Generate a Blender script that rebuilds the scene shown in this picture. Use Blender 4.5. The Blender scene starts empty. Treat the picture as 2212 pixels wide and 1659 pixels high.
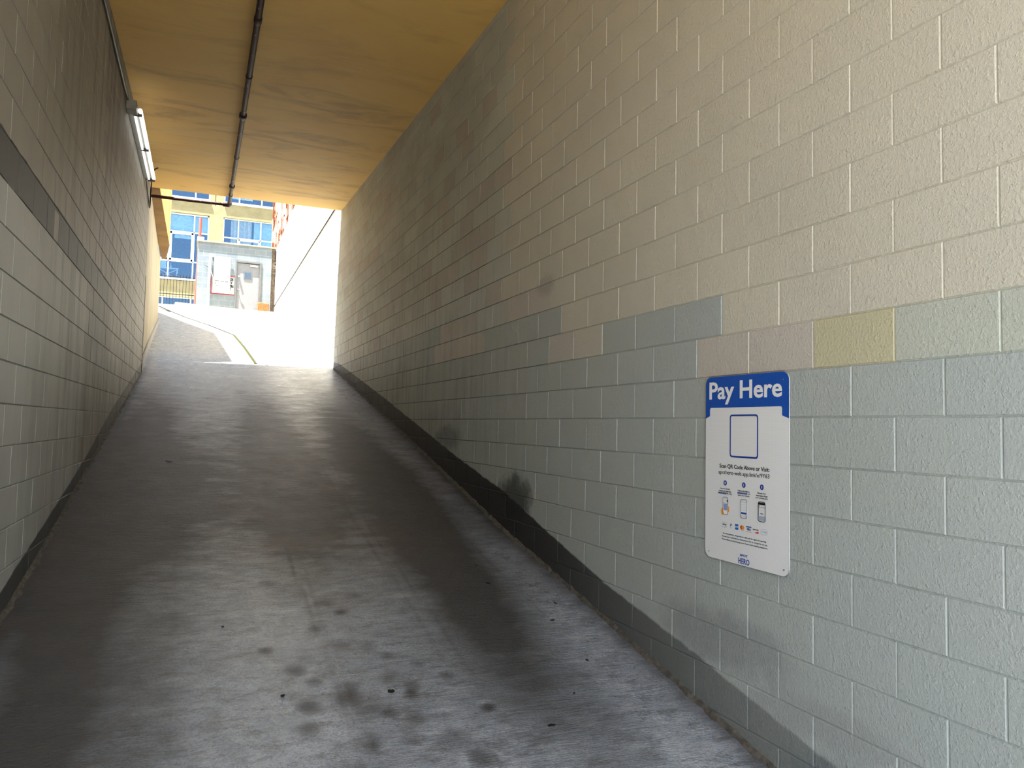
import bpy, math, random
import numpy as np
from mathutils import Vector, Matrix
random.seed(7); rng = np.random.RandomState(7)
sc = bpy.context.scene
COL = sc.collection

# ------------------------------------------------------------ camera (calibrated on the block courses; camera at the origin, +y runs up the ramp)
F, YAW, PITCH, ROLL = 1654.27, .38316748, .0564856, .02035683
cy_, sy_, cp_, sp_, cr_, sr_ = math.cos(YAW), math.sin(YAW), math.cos(PITCH), math.sin(PITCH), math.cos(ROLL), math.sin(ROLL)
fw = Vector((sy_*cp_, cy_*cp_, sp_)); r0 = Vector((cy_, -sy_, 0)); u0 = r0.cross(fw)
rt = cr_*r0 + sr_*u0; up = -sr_*r0 + cr_*u0
cam = bpy.data.objects.new('camera', bpy.data.cameras.new('camera')); COL.objects.link(cam)
cam.data.sensor_width = 36; cam.data.lens = F*36/2212; cam.data.clip_start = .05; cam.data.clip_end = 500
cam.matrix_world = Matrix(((rt.x, up.x, -fw.x, 0), (rt.y, up.y, -fw.y, 0), (rt.z, up.z, -fw.z, 0), (0, 0, 0, 1)))
sc.camera = cam

# ------------------------------------------------------------ sky, sun, exposure
SKY, SUN, EXPO = .20, 13.0, 2.0
w = bpy.data.worlds.new('world'); sc.world = w; w.use_nodes = True
nt = w.node_tree; nt.nodes.clear()
sky = nt.nodes.new('ShaderNodeTexSky'); sky.sky_type = 'NISHITA'; sky.sun_disc = False
sky.sun_elevation = math.radians(62); sky.sun_rotation = math.radians(200); sky.air_density = 1.0; sky.dust_density = 1.2; sky.ozone_density = 1.0
bg = nt.nodes.new('ShaderNodeBackground'); bg.inputs[1].default_value = SKY
wo = nt.nodes.new('ShaderNodeOutputWorld')
hz = nt.nodes.new('ShaderNodeMix'); hz.data_type = 'RGBA'; hz.inputs[0].default_value = .35; hz.inputs[7].default_value = (2.2, 2.2, 2.15, 1)   # thin haze over the blue
nt.links.new(sky.outputs[0], hz.inputs[6]); nt.links.new(hz.outputs[2], bg.inputs[0]); nt.links.new(bg.outputs[0], wo.inputs[0])
sd = Vector((.27, .125, -1)).normalized()
sl = bpy.data.lights.new('sun', 'SUN'); sl.energy = SUN; sl.angle = math.radians(.53); sl.color = (1, .97, .92)
so = bpy.data.objects.new('sun', sl); COL.objects.link(so); so.location = (-8, -4, 30); so.rotation_euler = sd.to_track_quat('-Z', 'Y').to_euler()
sc.view_settings.view_transform = 'Standard'; sc.view_settings.look = 'None'
sc.view_settings.exposure = EXPO; sc.view_settings.gamma = 1; sc.view_settings.use_curve_mapping = False
sc.cycles.max_bounces = 14; sc.cycles.diffuse_bounces = 10; sc.cycles.glossy_bounces = 4; sc.cycles.transparent_max_bounces = 8
sc.cycles.use_denoising = True; sc.cycles.sample_clamp_indirect = 12; sc.cycles.caustics_reflective = False; sc.cycles.caustics_refractive = False

# ------------------------------------------------------------ measured profiles
XR, XL = 2.3593, -.945
FY = [-40, -4, -3, 2.76, 4.3, 5.97, 8.41, 15.4, 28.3, 29, 60]
FZ = [-2.6, -2.6, -2.54, -1.452, -1.158, -.853, -.333, 1.103, 3.93, 3.9, 3.8]
fz = lambda y: float(np.interp(y, FY, FZ))
CE = 14.92; cz = lambda y: 3.51 + .0428*y      # ceiling end and height

# ------------------------------------------------------------ node helpers
def srgb(r, g, b):
    f = lambda c: (c/255/12.92) if c/255 <= .04045 else ((c/255+.055)/1.055)**2.4
    return (f(r), f(g), f(b), 1)
class NT:
    def __init__(s, name):
        s.m = bpy.data.materials.new(name); s.m.use_nodes = True; s.t = s.m.node_tree; s.t.nodes.clear()
        s.out = s.n('ShaderNodeOutputMaterial'); s.b = s.n('ShaderNodeBsdfPrincipled'); s.l(s.b.outputs[0], s.out.inputs[0])
    def n(s, k, **kw):
        x = s.t.nodes.new(k)
        for a, v in kw.items(): setattr(x, a, v)
        return x
    def l(s, a, b): s.t.links.new(a, b)
    def put(s, sock, v):
        if isinstance(v, bpy.types.NodeSocket): s.l(v, sock)
        else: sock.default_value = v
    def m_(s, op, a, b=0.0, c=None, clamp=False):
        x = s.n('ShaderNodeMath', operation=op, use_clamp=clamp); s.put(x.inputs[0], a); s.put(x.inputs[1], b)
        if c is not None: s.put(x.inputs[2], c)
        return x.outputs[0]
    def pos(s):
        g = s.n('ShaderNodeTexCoord'); return g.outputs['Object']
    def xyz(s, v):
        x = s.n('ShaderNodeSeparateXYZ'); s.l(v, x.inputs[0]); return x.outputs
    def noise(s, scale=5, detail=4, rough=.55, vec=None, stretch=None, dist=0):
        x = s.n('ShaderNodeTexNoise'); x.inputs['Scale'].default_value = scale; x.inputs['Detail'].default_value = detail
        x.inputs['Roughness'].default_value = rough; x.inputs['Distortion'].default_value = dist
        v = vec if vec is not None else s.pos()
        if stretch:
            mp = s.n('ShaderNodeMapping'); mp.inputs['Scale'].default_value = stretch; s.l(v, mp.inputs[0]); v = mp.outputs[0]
        s.l(v, x.inputs['Vector']); return x.outputs['Fac']
    def ramp(s, f, lo, hi, a=0., b=1.):
        x = s.n('ShaderNodeMapRange'); x.interpolation_type = 'SMOOTHSTEP'
        for i, v in enumerate((f, lo, hi, a, b)): s.put(x.inputs[i], v)
        return x.outputs[0]
    def mix(s, f, a, b, mode='MIX'):
        x = s.n('ShaderNodeMix', data_type='RGBA', blend_type=mode); s.put(x.inputs[0], f); s.put(x.inputs[6], a); s.put(x.inputs[7], b); return x.outputs[2]
    def bump(s, h, strength=.5, dist=.01, prev=None):
        x = s.n('ShaderNodeBump'); x.inputs['Strength'].default_value = strength; x.inputs['Distance'].default_value = dist
        s.put(x.inputs['Height'], h)
        if prev is not None: s.l(prev, x.inputs['Normal'])
        return x.outputs[0]
    def attr(s, name): return s.n('ShaderNodeAttribute', attribute_name=name).outputs
    def curve(s, f, pts):           # pts in 0..1
        x = s.n('ShaderNodeFloatCurve'); s.put(x.inputs['Value'], f); c = x.mapping.curves[0]
        while len(c.points) > 2: c.points.remove(c.points[0])
        c.points[0].location = pts[0]; c.points[-1].location = pts[-1]
        for p in pts[1:-1]: c.points.new(*p)
        for p in c.points: p.handle_type = 'VECTOR'
        x.mapping.update(); return x.outputs[0]
    def fin(s, col=None, rough=None, nrm=None, metal=None, spec=None):
        if col is not None: s.put(s.b.inputs['Base Color'], col)
        if rough is not None: s.put(s.b.inputs['Roughness'], rough)
        if metal is not None: s.put(s.b.inputs['Metallic'], metal)
        if spec is not None: s.put(s.b.inputs['Specular IOR Level'], spec)
        if nrm is not None: s.l(nrm, s.b.inputs['Normal'])
        return s.m
def flat(name, col, rough=.6, metal=0, var=.12, scale=8, bump=.1, spec=.5):
    t = NT(name); n = t.noise(scale, 4); v = t.ramp(n, .3, .7, 1-var, 1+var)
    c = t.n('ShaderNodeMix', data_type='RGBA', blend_type='MULTIPLY'); c.inputs[0].default_value = 1; c.inputs[6].default_value = col
    g = t.n('ShaderNodeCombineColor'); [t.l(v, g.inputs[i]) for i in range(3)]; t.l(g.outputs[0], c.inputs[7])
    return t.fin(c.outputs[2], rough, t.bump(t.noise(scale*6, 3), bump, .003), metal, spec)

def band_z(t, y, pts, y0=0., y1=32., z0=-3., z1=5.):
    P = [((a-y0)/(y1-y0), (b-z0)/(z1-z0)) for a, b in pts]
    f = t.curve(t.m_('DIVIDE', t.m_('SUBTRACT', y, y0), y1-y0, clamp=True), P)
    return t.m_('ADD', t.m_('MULTIPLY', f, z1-z0), z0)

# right wall: painted block, beige above, cool grey below (paint tone is a property of each block), dark painted base
def mat_wall_right():
    t = NT('painted_block_right'); o = t.xyz(t.pos()); y, z = o[1], o[2]
    tone = t.attr('tone')[0]
    big = t.noise(.7, 5, .6); c = t.mix(t.ramp(big, .3, .7, 0, .35), tone, srgb(176, 173, 164))
    # soot and tyre dust, mostly on the middle stretch of the passage
    d1 = t.noise(1.6, 7, .65, stretch=(1, .6, 1.2)); yy = t.ramp(y, 4.5, 9, 0, 1)
    c = t.mix(t.m_('MULTIPLY', t.m_('MULTIPLY', t.ramp(d1, .35, .7), .28), yy), c, srgb(108, 108, 102))
    streak = t.noise(2.2, 6, .6, stretch=(1, 6, .5)); low = t.ramp(z, 3.2, .2, 0, 1)
    c = t.mix(t.m_('MULTIPLY', t.m_('MULTIPLY', t.ramp(streak, .45, .75), .45), t.m_('MULTIPLY', low, yy)), c, srgb(64, 62, 58))
    # pale scuffs low near the far end
    sc1 = t.noise(5, 8, .75, stretch=(1, 1.2, 1), dist=1.5); m = t.m_('MULTIPLY', t.ramp(y, 9, 12), t.ramp(z, 2.1, 1.2))
    c = t.mix(t.m_('MULTIPLY', t.m_('MULTIPLY', t.ramp(sc1, .52, .68), m), .5), c, srgb(176, 164, 148))
    # dark painted skirting that follows the ramp
    bz = band_z(t, y, [(0, -1.75), (2.5, -1.28), (3.3, -1.12), (4.2, -.96), (4.9, -.80), (5.99, -.535), (7.3, -.296), (10.8, .41), (14.5, 1.12), (15.35, 1.22), (15.6, -2.9), (32, -2.9)])
    e = t.m_('ADD', t.m_('SUBTRACT', bz, z), t.m_('MULTIPLY', t.m_('SUBTRACT', t.noise(9, 4), .5), .035))
    soft = t.ramp(y, 3.0, 6.0, .86, 1.0)
    fac = t.m_('MULTIPLY', t.ramp(e, -.006, .012), t.m_('MULTIPLY', t.ramp(y, 1.6, 5.2, .45, 1.0), soft))
    c = t.mix(fac, c, srgb(42, 42, 42))
    # black smear above the skirting, scuffed repair near the foot of the wall
    for (a, b, ra, rb, s, colr) in ((5.75, -.55, .38, .20, .8, (30, 30, 30)), (7.6, -.12, .5, .14, .45, (60, 58, 54)), (3.1, -1.0, .55, .16, .35, (96, 98, 100)), (2.45, -1.17, .5, .10, .4, (150, 150, 146)), (5.2, 1.08, .2, .1, .3, (110, 105, 98)), (2.2, -1.45, .5, .2, .4, (70, 80, 90))):
        q = t.m_('ADD', t.m_('POWER', t.m_('DIVIDE', t.m_('SUBTRACT', y, a), ra), 2), t.m_('POWER', t.m_('DIVIDE', t.m_('SUBTRACT', z, b), rb), 2))
        q = t.m_('ADD', q, t.m_('MULTIPLY', t.m_('SUBTRACT', t.noise(7, 6, .7), .5), 2.2))
        c = t.mix(t.m_('MULTIPLY', t.ramp(q, 1.2, .1), s), c, srgb(*colr))
    b = t.bump(t.noise(75, 4, .6), .7, .004); b = t.bump(t.ramp(t.noise(60, 3, .5), .52, .70), .35, .003, b)
    b = t.bump(t.ramp(t.noise(160, 2, .5), .58, .68), .35, .002, b)
    return t.fin(c, .62, b, spec=.35)
def mat_wall_left():
    t = NT('painted_block_left'); o = t.xyz(t.pos()); y, z = o[1], o[2]
    tone = t.attr('tone')[0]
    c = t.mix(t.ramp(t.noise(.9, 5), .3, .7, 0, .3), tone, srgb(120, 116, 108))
    st = t.noise(1.4, 7, .6, stretch=(1, 5, .35)); yy = t.ramp(y, 4.2, 8)
    c = t.mix(t.m_('MULTIPLY', t.m_('MULTIPLY', t.ramp(st, .42, .7), .6), yy), c, srgb(66, 62, 56))
    st2 = t.noise(2.0, 6, .65, stretch=(1, 7, .45)); m = t.m_('MULTIPLY', t.ramp(z, 1.3, .3), t.ramp(y, 3.8, 5))
    c = t.mix(t.m_('MULTIPLY', t.m_('MULTIPLY', t.ramp(st2, .5, .72), m), .4), c, srgb(178, 176, 166))
    c = t.mix(t.m_('MULTIPLY', t.m_('MULTIPLY', t.ramp(t.noise(3, 8, .8, stretch=(1, 2, 1)), .56, .66), t.m_('MULTIPLY', t.ramp(y, 7.5, 9.5), t.ramp(z, 2.3, 1.4))), .5), c, srgb(190, 184, 170))
    e = t.m_('SUBTRACT', band_z(t, y, [(0, -1.6), (4.7, -.93), (6.3, -.63), (7.7, -.35), (9.6, .10), (13.4, .86), (14, .98), (32, 4.6)]), z)
    e = t.m_('ADD', e, t.m_('MULTIPLY', t.m_('SUBTRACT', t.noise(6, 4), .5), .03))
    c = t.mix(t.m_('MULTIPLY', t.ramp(e, -.005, .01), .92), c, srgb(46, 46, 46))
    # grey touch-up stripe one course high, fading out up the passage, and a patch under it
    jag = t.m_('MULTIPLY', t.m_('SUBTRACT', t.noise(3.5, 4), .5), .05)
    inb = t.m_('MULTIPLY', t.ramp(t.m_('ADD', z, jag), 1.162, 1.168), t.ramp(t.m_('ADD', z, jag), 1.402, 1.392))
    slot = t.m_('MULTIPLY', t.ramp(y, 5.70, 5.71), t.ramp(y, 5.87, 5.86)); slot = t.m_('MULTIPLY', slot, t.ramp(z, 1.365, 1.355))
    inb = t.m_('MULTIPLY', t.m_('MULTIPLY', inb, t.m_('SUBTRACT', 1., slot)), t.ramp(y, 9.1, 8.7))
    c = t.mix(t.m_('MULTIPLY', inb, .95), c, srgb(66, 68, 68))
    under = t.m_('MULTIPLY', t.m_('MULTIPLY', t.ramp(y, 7.2, 7.7), t.ramp(y, 8.95, 8.9)), t.m_('MULTIPLY', t.ramp(z, .45, .7), t.ramp(z, 1.18, 1.16)))
    c = t.mix(t.m_('MULTIPLY', under, .6), c, srgb(62, 62, 60))
    b = t.bump(t.noise(60, 4, .6), .4, .003); b = t.bump(t.noise(9, 4), .25, .01, b)
    return t.fin(c, .6, b, spec=.4)
def mat_floor():
    t = NT('worn_concrete'); o = t.xyz(t.pos()); a = t.attr('stain_dark')[2]
    n1 = t.noise(1.2, 8, .65); n2 = t.noise(3.0, 9, .74, stretch=(1, 2.0, 1)); n3 = t.noise(85, 3, .75); n4 = t.noise(9, 6, .75, stretch=(.8, 1.8, 1))
    c = t.mix(t.ramp(n1, .3, .7), srgb(150, 158, 167), srgb(174, 182, 190))  # concrete tinted bluish to carry the sky's reflection
    c = t.mix(t.m_('MULTIPLY', t.ramp(n3, .42, .66), .6), c, srgb(98, 100, 102))
    s = t.m_('ADD', a, t.m_('MULTIPLY', t.m_('SUBTRACT', n2, .5), t.ramp(o[1], 4.5, 6, 1.0, 1.7)), clamp=True)
    c = t.mix(t.m_('MULTIPLY', s, .93), c, srgb(28, 27, 26))
    pal = t.m_('MULTIPLY', t.ramp(t.noise(2.6, 9, .8), .48, .72), t.ramp(o[1], 4.4, 3.2))
    c = t.mix(t.m_('MULTIPLY', t.m_('MULTIPLY', pal, t.ramp(s, .4, .1)), .45), c, srgb(214, 216, 220))
    c = t.mix(t.m_('MULTIPLY', t.ramp(n4, .46, .64), .5), c, srgb(62, 58, 54)); c = t.mix(t.m_('MULTIPLY', t.m_('MULTIPLY', t.ramp(n4, .44, .34), t.ramp(s, .7, .3)), .35), c, srgb(196, 194, 186))
    rust = t.m_('MULTIPLY', t.ramp(t.noise(1.1, 3), .5, .66), t.m_('MULTIPLY', t.ramp(o[1], 4, 6), t.ramp(o[1], 15, 9)))
    c = t.mix(t.m_('MULTIPLY', rust, .25), c, srgb(92, 66, 48))
    # clean broomed concrete outside, past the slab edge
    c = t.mix(t.m_('MULTIPLY', t.ramp(o[1], 15.0, 17.5), .9), c, srgb(148, 143, 126))
    c = t.mix(t.ramp(o[1], -2.2, -3.4), c, srgb(150, 147, 140))      # street asphalt below the ramp
    b = t.bump(t.noise(14, 6, .7, stretch=(.6, 3.2, 1)), .8, .02); b = t.bump(t.noise(110, 3, .7, stretch=(.5, 1.2, 1)), .9, .006, b)
    return t.fin(c, t.m_('ADD', t.m_('ADD', .12, t.m_('MULTIPLY', s, .22)), t.m_('MULTIPLY', t.noise(5, 6, .7), .30)), b, spec=.8)
def mat_ceiling():
    t = NT('ochre_plaster'); o = t.xyz(t.pos())
    c = t.mix(t.ramp(t.noise(.8, 6, .6), .3, .7), srgb(232, 186, 104), srgb(236, 194, 110))
    c = t.mix(t.m_('MULTIPLY', t.ramp(t.noise(1.3, 8, .68, stretch=(.5, 1.6, 1), dist=.8), .45, .75), t.ramp(o[1], 7, 11, .3, .7)), c, srgb(156, 118, 80))
    c = t.mix(t.m_('MULTIPLY', t.ramp(t.noise(3, 8, .7, stretch=(.35, 2.2, 1), dist=1), .55, .72), t.ramp(o[1], 7.5, 11, 0, .75)), c, srgb(222, 192, 148))
    return t.fin(c, .7, t.bump(t.noise(9, 7, .65, stretch=(.7, 1.3, 1)), .3, .004), spec=.3)
def mat_plaster(name, c1, c2, st=(1, 1, 1), sc_=1.2, mixv=1.):
    t = NT(name); c = t.mix(t.m_('MULTIPLY', t.ramp(t.noise(sc_, 7, .65, stretch=st), .35, .7), mixv), c1, c2)
    return t.fin(c, .8, t.bump(t.noise(18, 5), .4, .01), spec=.2)
def mat_hut():
    t = NT('grey_blue_block'); o = t.pos(); sw = t.xyz(o); v = t.n('ShaderNodeCombineXYZ'); t.l(sw[0], v.inputs[0]); t.l(sw[2], v.inputs[1])
    br = t.n('ShaderNodeTexBrick'); t.l(v.outputs[0], br.inputs['Vector']); br.inputs['Scale'].default_value = 1
    br.inputs['Brick Width'].default_value = .4; br.inputs['Row Height'].default_value = .2; br.inputs['Mortar Size'].default_value = .012; br.inputs['Mortar Smooth'].default_value = .5
    br.inputs['Color1'].default_value = srgb(118, 128, 132); br.inputs['Color2'].default_value = srgb(108, 118, 124); br.inputs['Mortar'].default_value = srgb(132, 140, 142)
    c = t.mix(t.m_('MULTIPLY', t.ramp(t.noise(1.6, 7, .7), .4, .7), .5), br.outputs[0], srgb(90, 100, 106))
    return t.fin(c, .85, t.bump(br.outputs['Fac'], -.3, .02, t.bump(t.noise(40, 4), .4, .008)), spec=.2)
def mat_glass():
    t = NT('window_glass'); tr = t.n('ShaderNodeBsdfTransparent'); tr.inputs[0].default_value = (.82, .92, .98, 1)
    mx = t.n('ShaderNodeMixShader'); mx.inputs[0].default_value = .28
    t.fin((.13, .20, .29, 1), .03, None, 1.0)
    t.l(tr.outputs[0], mx.inputs[1]); t.l(t.b.outputs[0], mx.inputs[2]); t.l(mx.outputs[0], t.out.inputs[0]); return t.m
def mat_pipe():
    t = NT('dark_red_pipe_paint'); n = t.ramp(t.noise(26, 6, .7, stretch=(1, .35, 1)), .63, .68)
    c = t.mix(n, srgb(52, 26, 22), srgb(196, 178, 168))
    return t.fin(c, .62, t.bump(n, .4, .002), spec=.25)
def mat_rust():
    t = NT('peeling_rusty_sheet'); c = t.mix(t.ramp(t.noise(3.5, 8, .75, stretch=(1, 1, .18)), .44, .50), srgb(236, 226, 206), srgb(104, 56, 24))
    return t.fin(c, .8, None, spec=.2)
def mat_sheeting(name, col):
    t = NT(name); o = t.xyz(t.pos())
    def line(a, p): return t.ramp(t.m_('ABSOLUTE', t.m_('SUBTRACT', t.m_('FRACT', t.m_('DIVIDE', a, p)), .5)), .28, .45)
    g = t.m_('MAXIMUM', line(o[0], .0068), line(o[1], .0068))
    c = t.mix(t.m_('MULTIPLY', g, .12), col, (col[0]*.45, col[1]*.45, col[2]*.5, 1))
    return t.fin(c, .3, t.bump(g, .15, .0006), spec=.5)
M = dict(lip=flat('crumbling_mortar', srgb(84, 80, 72), .9, 0, .35, 30, .6), wr=mat_wall_right(), wl=mat_wall_left(), floor=mat_floor(), ceil=mat_ceiling(), hut=mat_hut(), glass=mat_glass(), pipe=mat_pipe(), rust=mat_rust(),
    slab=flat('grey_concrete_slab', srgb(150, 146, 138), .8), wplaster=mat_plaster('stained_cement_plaster', srgb(168, 158, 136), srgb(140, 130, 108), (1, 4, .4)),
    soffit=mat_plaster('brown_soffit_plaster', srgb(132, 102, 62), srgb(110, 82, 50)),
    orange=mat_plaster('orange_stucco', srgb(206, 150, 66), srgb(226, 196, 130), (1, 3, .5)),
    yellow=mat_plaster('yellow_stucco', srgb(136, 128, 96), srgb(118, 110, 82), (1, 1, 1.5), 1.5, .8),
    white=flat('white_frame_paint', srgb(225, 232, 236), .4), iron=flat('black_iron', srgb(30, 26, 24), .5, .3), cream=flat('cream_curtain', srgb(236, 226, 206), .8),
    blind=flat('pale_blind', srgb(214, 240, 246), .7), room=flat('blue_grey_room', srgb(120, 158, 192), .9), door=flat('grey_door_paint', srgb(114, 116, 118), .45, 0, .05),
    frame=flat('grey_frame_paint', srgb(84, 86, 84), .5), dark=flat('grime_and_gap_shade', srgb(92, 80, 66), .9, 0, .4, 14), steel=flat('steel', srgb(170, 170, 168), .35, .8),
    pvc=flat('white_pvc', srgb(238, 236, 226), .4), redp=flat('red_brown_paint', srgb(150, 74, 62), .5), board=flat('white_board', srgb(168, 168, 166), .6, 0, .02, spec=.2),
    redf=flat('red_edge', srgb(150, 24, 36), .6), ink=flat('black_ink', srgb(10, 10, 11), .9, 0, .05, spec=.05), galv=flat('painted_grey_metal', srgb(150, 150, 144), .45, .2),
    blk=flat('black_rubber', srgb(14, 14, 14), .6), gum=flat('blackened_gum', srgb(12, 12, 13), .55, 0, .1), rustbox=flat('rusted_orange_metal', srgb(150, 78, 34), .8, 0, .4, 20),
    line=flat('dark_sealant', srgb(30, 30, 30), .9, spec=.1), olive=flat('mossy_joint', srgb(40, 42, 18), .9, spec=.1), opp=flat('pale_street_wall', srgb(206, 196, 176), .9),
    sw=mat_sheeting('white_reflective_sheeting', srgb(240, 240, 238)), sb=mat_sheeting('blue_reflective_sheeting', srgb(26, 84, 178)),
    blue=flat('blue_print', srgb(28, 62, 150), .4, 0, .03), pblue=flat('pale_blue_print', srgb(150, 166, 214), .4, 0, .03), sign_ink=flat('black_print', srgb(22, 22, 26), .4, 0, .03), wprint=flat('white_print', srgb(240, 240, 238), .4, 0, .02),
    org=flat('orange_print', srgb(240, 160, 40), .4, 0, .03), red=flat('red_print', srgb(222, 44, 36), .4, 0, .03), sky=flat('light_blue_print', srgb(20, 110, 190), .4, 0, .03), gry=flat('grey_print', srgb(170, 180, 196), .4, 0, .03))
t = NT('lamp_tube'); t.b.inputs['Emission Color'].default_value = (1, .98, .94, 1); t.b.inputs['Emission Strength'].default_value = .7; M['tube'] = t.fin(srgb(246, 246, 240), .3)

# ------------------------------------------------------------ mesh helpers
class MB:
    def __init__(s): s.v = []; s.f = []
    def quad(s, *p): i = len(s.v); s.v += [tuple(q) for q in p]; s.f.append(tuple(range(i, i+len(p)))); return s
    def box(s, x0, y0, z0, x1, y1, z1):
        i = len(s.v); s.v += [(x, y, z) for x in (x0, x1) for y in (y0, y1) for z in (z0, z1)]
        for f in ((0, 1, 3, 2), (4, 6, 7, 5), (0, 4, 5, 1), (2, 3, 7, 6), (0, 2, 6, 4), (1, 5, 7, 3)): s.f.append(tuple(i+k for k in f))
        return s
    def prism(s, poly, z0, z1):      # poly counter-clockwise in xy; z0/z1 numbers or per-vertex lists
        n = len(poly); i = len(s.v)
        za = z0 if hasattr(z0, '__len__') else [z0]*n; zb = z1 if hasattr(z1, '__len__') else [z1]*n
        s.v += [(p[0], p[1], a) for p, a in zip(poly, za)] + [(p[0], p[1], b) for p, b in zip(poly, zb)]
        s.f.append(tuple(i+k for k in range(n))[::-1]); s.f.append(tuple(i+n+k for k in range(n)))
        for k in range(n): s.f.append((i+k, i+(k+1) % n, i+n+(k+1) % n, i+n+k))
        return s
    def tube(s, pts, r, n=12, caps=True):
        pts = [Vector(p) for p in pts]; rs = r if hasattr(r, '__len__') else [r]*len(pts); i0 = len(s.v)
        for k, p in enumerate(pts):
            d = (pts[min(k+1, len(pts)-1)] - pts[max(k-1, 0)]).normalized(); a = d.cross(Vector((0, 0, 1)) if abs(d.z) < .9 else Vector((1, 0, 0))).normalized(); b = d.cross(a)
            s.v += [tuple(p + rs[k]*(math.cos(2*math.pi*j/n)*a + math.sin(2*math.pi*j/n)*b)) for j in range(n)]
        for k in range(len(pts)-1):
            for j in range(n):
                a, b = i0+k*n+j, i0+k*n+(j+1) % n; s.f.append((a, b, b+n, a+n))
        if caps: s.f.append(tuple(i0+j for j in range(n))); s.f.append(tuple(i0+(len(pts)-1)*n+j for j in range(n))[::-1])
        return s
    def poly2(s, pts, z0, z1):       # local-xy outline extruded z0..z1
        return s.prism(pts, z0, z1)
    def build(s, name, mat, parent=None, smooth=False, bevel=0):
        me = bpy.data.meshes.new(name); me.from_pydata(s.v, [], s.f); me.update()
        me.materials.append(mat)
        o = bpy.data.objects.new(name, me); COL.objects.link(o)
        if parent is not None: o.parent = parent
        if smooth:
            for p in me.polygons: p.use_smooth = True
            me.set_sharp_from_angle(angle=math.radians(40))
        if bevel: b = o.modifiers.new('bevel', 'BEVEL'); b.width = bevel; b.segments = 2; b.limit_method = 'ANGLE'
        return o
def tag(o, label, cat, group=None):
    o['label'] = label; o['category'] = cat
    if group: o['group'] = group
    return o
def st(o): o['kind'] = 'structure'; return o
def thing(name, loc, label, cat, group=None):
    o = bpy.data.objects.new(name, None); COL.objects.link(o); o.location = loc; o.empty_display_size = .1; return tag(o, label, cat, group)
def rrect(x0, y0, x1, y1, r, n=6):
    P = []
    for cx, cy, a in ((x1-r, y0+r, -90), (x1-r, y1-r, 0), (x0+r, y1-r, 90), (x0+r, y0+r, 180)):
        P += [(cx+r*math.cos(math.radians(a+90*k/n)), cy+r*math.sin(math.radians(a+90*k/n))) for k in range(n+1)]
    return P
def circ(cx, cy, r, n=24, ry=None): ry = ry or r; return [(cx+r*math.cos(2*math.pi*k/n), cy+ry*math.sin(2*math.pi*k/n)) for k in range(n)]
def text(s, x0, y0, x1, y1, z, mat, parent, name='lettering', bold=0., shear=0., depth=.0006, font_lower=False, M4=None):
    c = bpy.data.curves.new('t', 'FONT'); c.body = s; c.size = 1; c.offset = bold; c.shear = shear; c.extrude = .001; c.resolution_u = 3
    o = bpy.data.objects.new('t', c); COL.objects.link(o); bpy.context.view_layer.update()
    me = bpy.data.meshes.new_from_object(o.evaluated_get(bpy.context.evaluated_depsgraph_get())); bpy.data.objects.remove(o); bpy.data.curves.remove(c)
    v = np.array([q.co[:] for q in me.vertices]); a, b = v.min(0), v.max(0)
    v = (v-a)/np.maximum(b-a, 1e-9)
    v[:, 0] = x0+v[:, 0]*(x1-x0); v[:, 1] = y0+v[:, 1]*(y1-y0); v[:, 2] = z+v[:, 2]*depth
    if M4 is not None: v = np.array([(M4 @ Vector(p))[:] for p in v])
    me.vertices.foreach_set('co', v.ravel()); me.update(); me.materials.clear(); me.materials.append(mat); me.name = name
    ob = bpy.data.objects.new(name, me); COL.objects.link(ob)
    if parent is not None: ob.parent = parent
    return ob

# ------------------------------------------------------------ block walls with recessed joints
def block_wall(name, X, sgn, yph, bl, z0, bh, rows, yrange, ztop, tone, mat, gw, gd, back, joint_dark):
    V, Fc, C = [], [], []
    for j in rows:
        za, zb = z0-j*bh-bh, z0-j*bh
        ph = yph + (bl/2 if j % 2 else 0)
        k0 = math.floor((yrange[0]-ph)/bl); k1 = math.ceil((yrange[1]-ph)/bl)
        for k in range(k0, k1):
            a, b = max(ph+k*bl, yrange[0]), min(ph+(k+1)*bl, yrange[1])
            if b-a < .03: continue
            if za > ztop((a+b)/2): continue
            if zb < fz((a+b)/2)-.5: continue
            zt = min(zb, ztop((a+b)/2)+.001) if zb-ztop((a+b)/2) > .02 else zb
            dj = rng.uniform(-.0008, .0008); i = len(V); g1 = gw*.35
            for (g, d) in ((0, gd), (g1, gd), (gw*(1+rng.uniform(-.15, .15)), dj)):
                x = X + sgn*d
                V += [(x, a+g, za+g), (x, b-g, za+g), (x, b-g, zt-g), (x, a+g, zt-g)]
            fs = []
            for r in (0, 1):
                for q in range(4): q2 = (q+1) % 4; fs.append((i+r*4+q, i+r*4+q2, i+r*4+4+q2, i+r*4+4+q))
            fs.append((i+8, i+9, i+10, i+11))
            if sgn > 0: fs = [f[::-1] for f in fs]
            c = tone(j, (a+b)/2, (za+zb)/2, k); Fc += fs
            dk = 1-joint_dark(a)                              # joints coloured darker than the block faces
            C += [(c[0]*dk, c[1]*dk, c[2]*dk, 1)]*8+[c]*4
    me = bpy.data.meshes.new(name)
    nv = len(V)
    B = MB()
    for bx in back: B.box(*bx)
    off = nv; V += B.v; Fc += [tuple(off+q for q in f) for f in B.f]; C += [(.3, .29, .27, 1)]*len(B.v)
    me.from_pydata(V, [], Fc); me.update(); me.materials.append(mat)
    at = me.color_attributes.new('tone', 'FLOAT_COLOR', 'POINT'); at.data.foreach_set('color', np.array(C, dtype=np.float32).ravel())
    o = bpy.data.objects.new(name, me); COL.objects.link(o); return st(o)
def jit(c, v, rnd):
    s = 1+rnd.uniform(-v, v); return (c[0]*s, c[1]*s, c[2]*s, 1)
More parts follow.
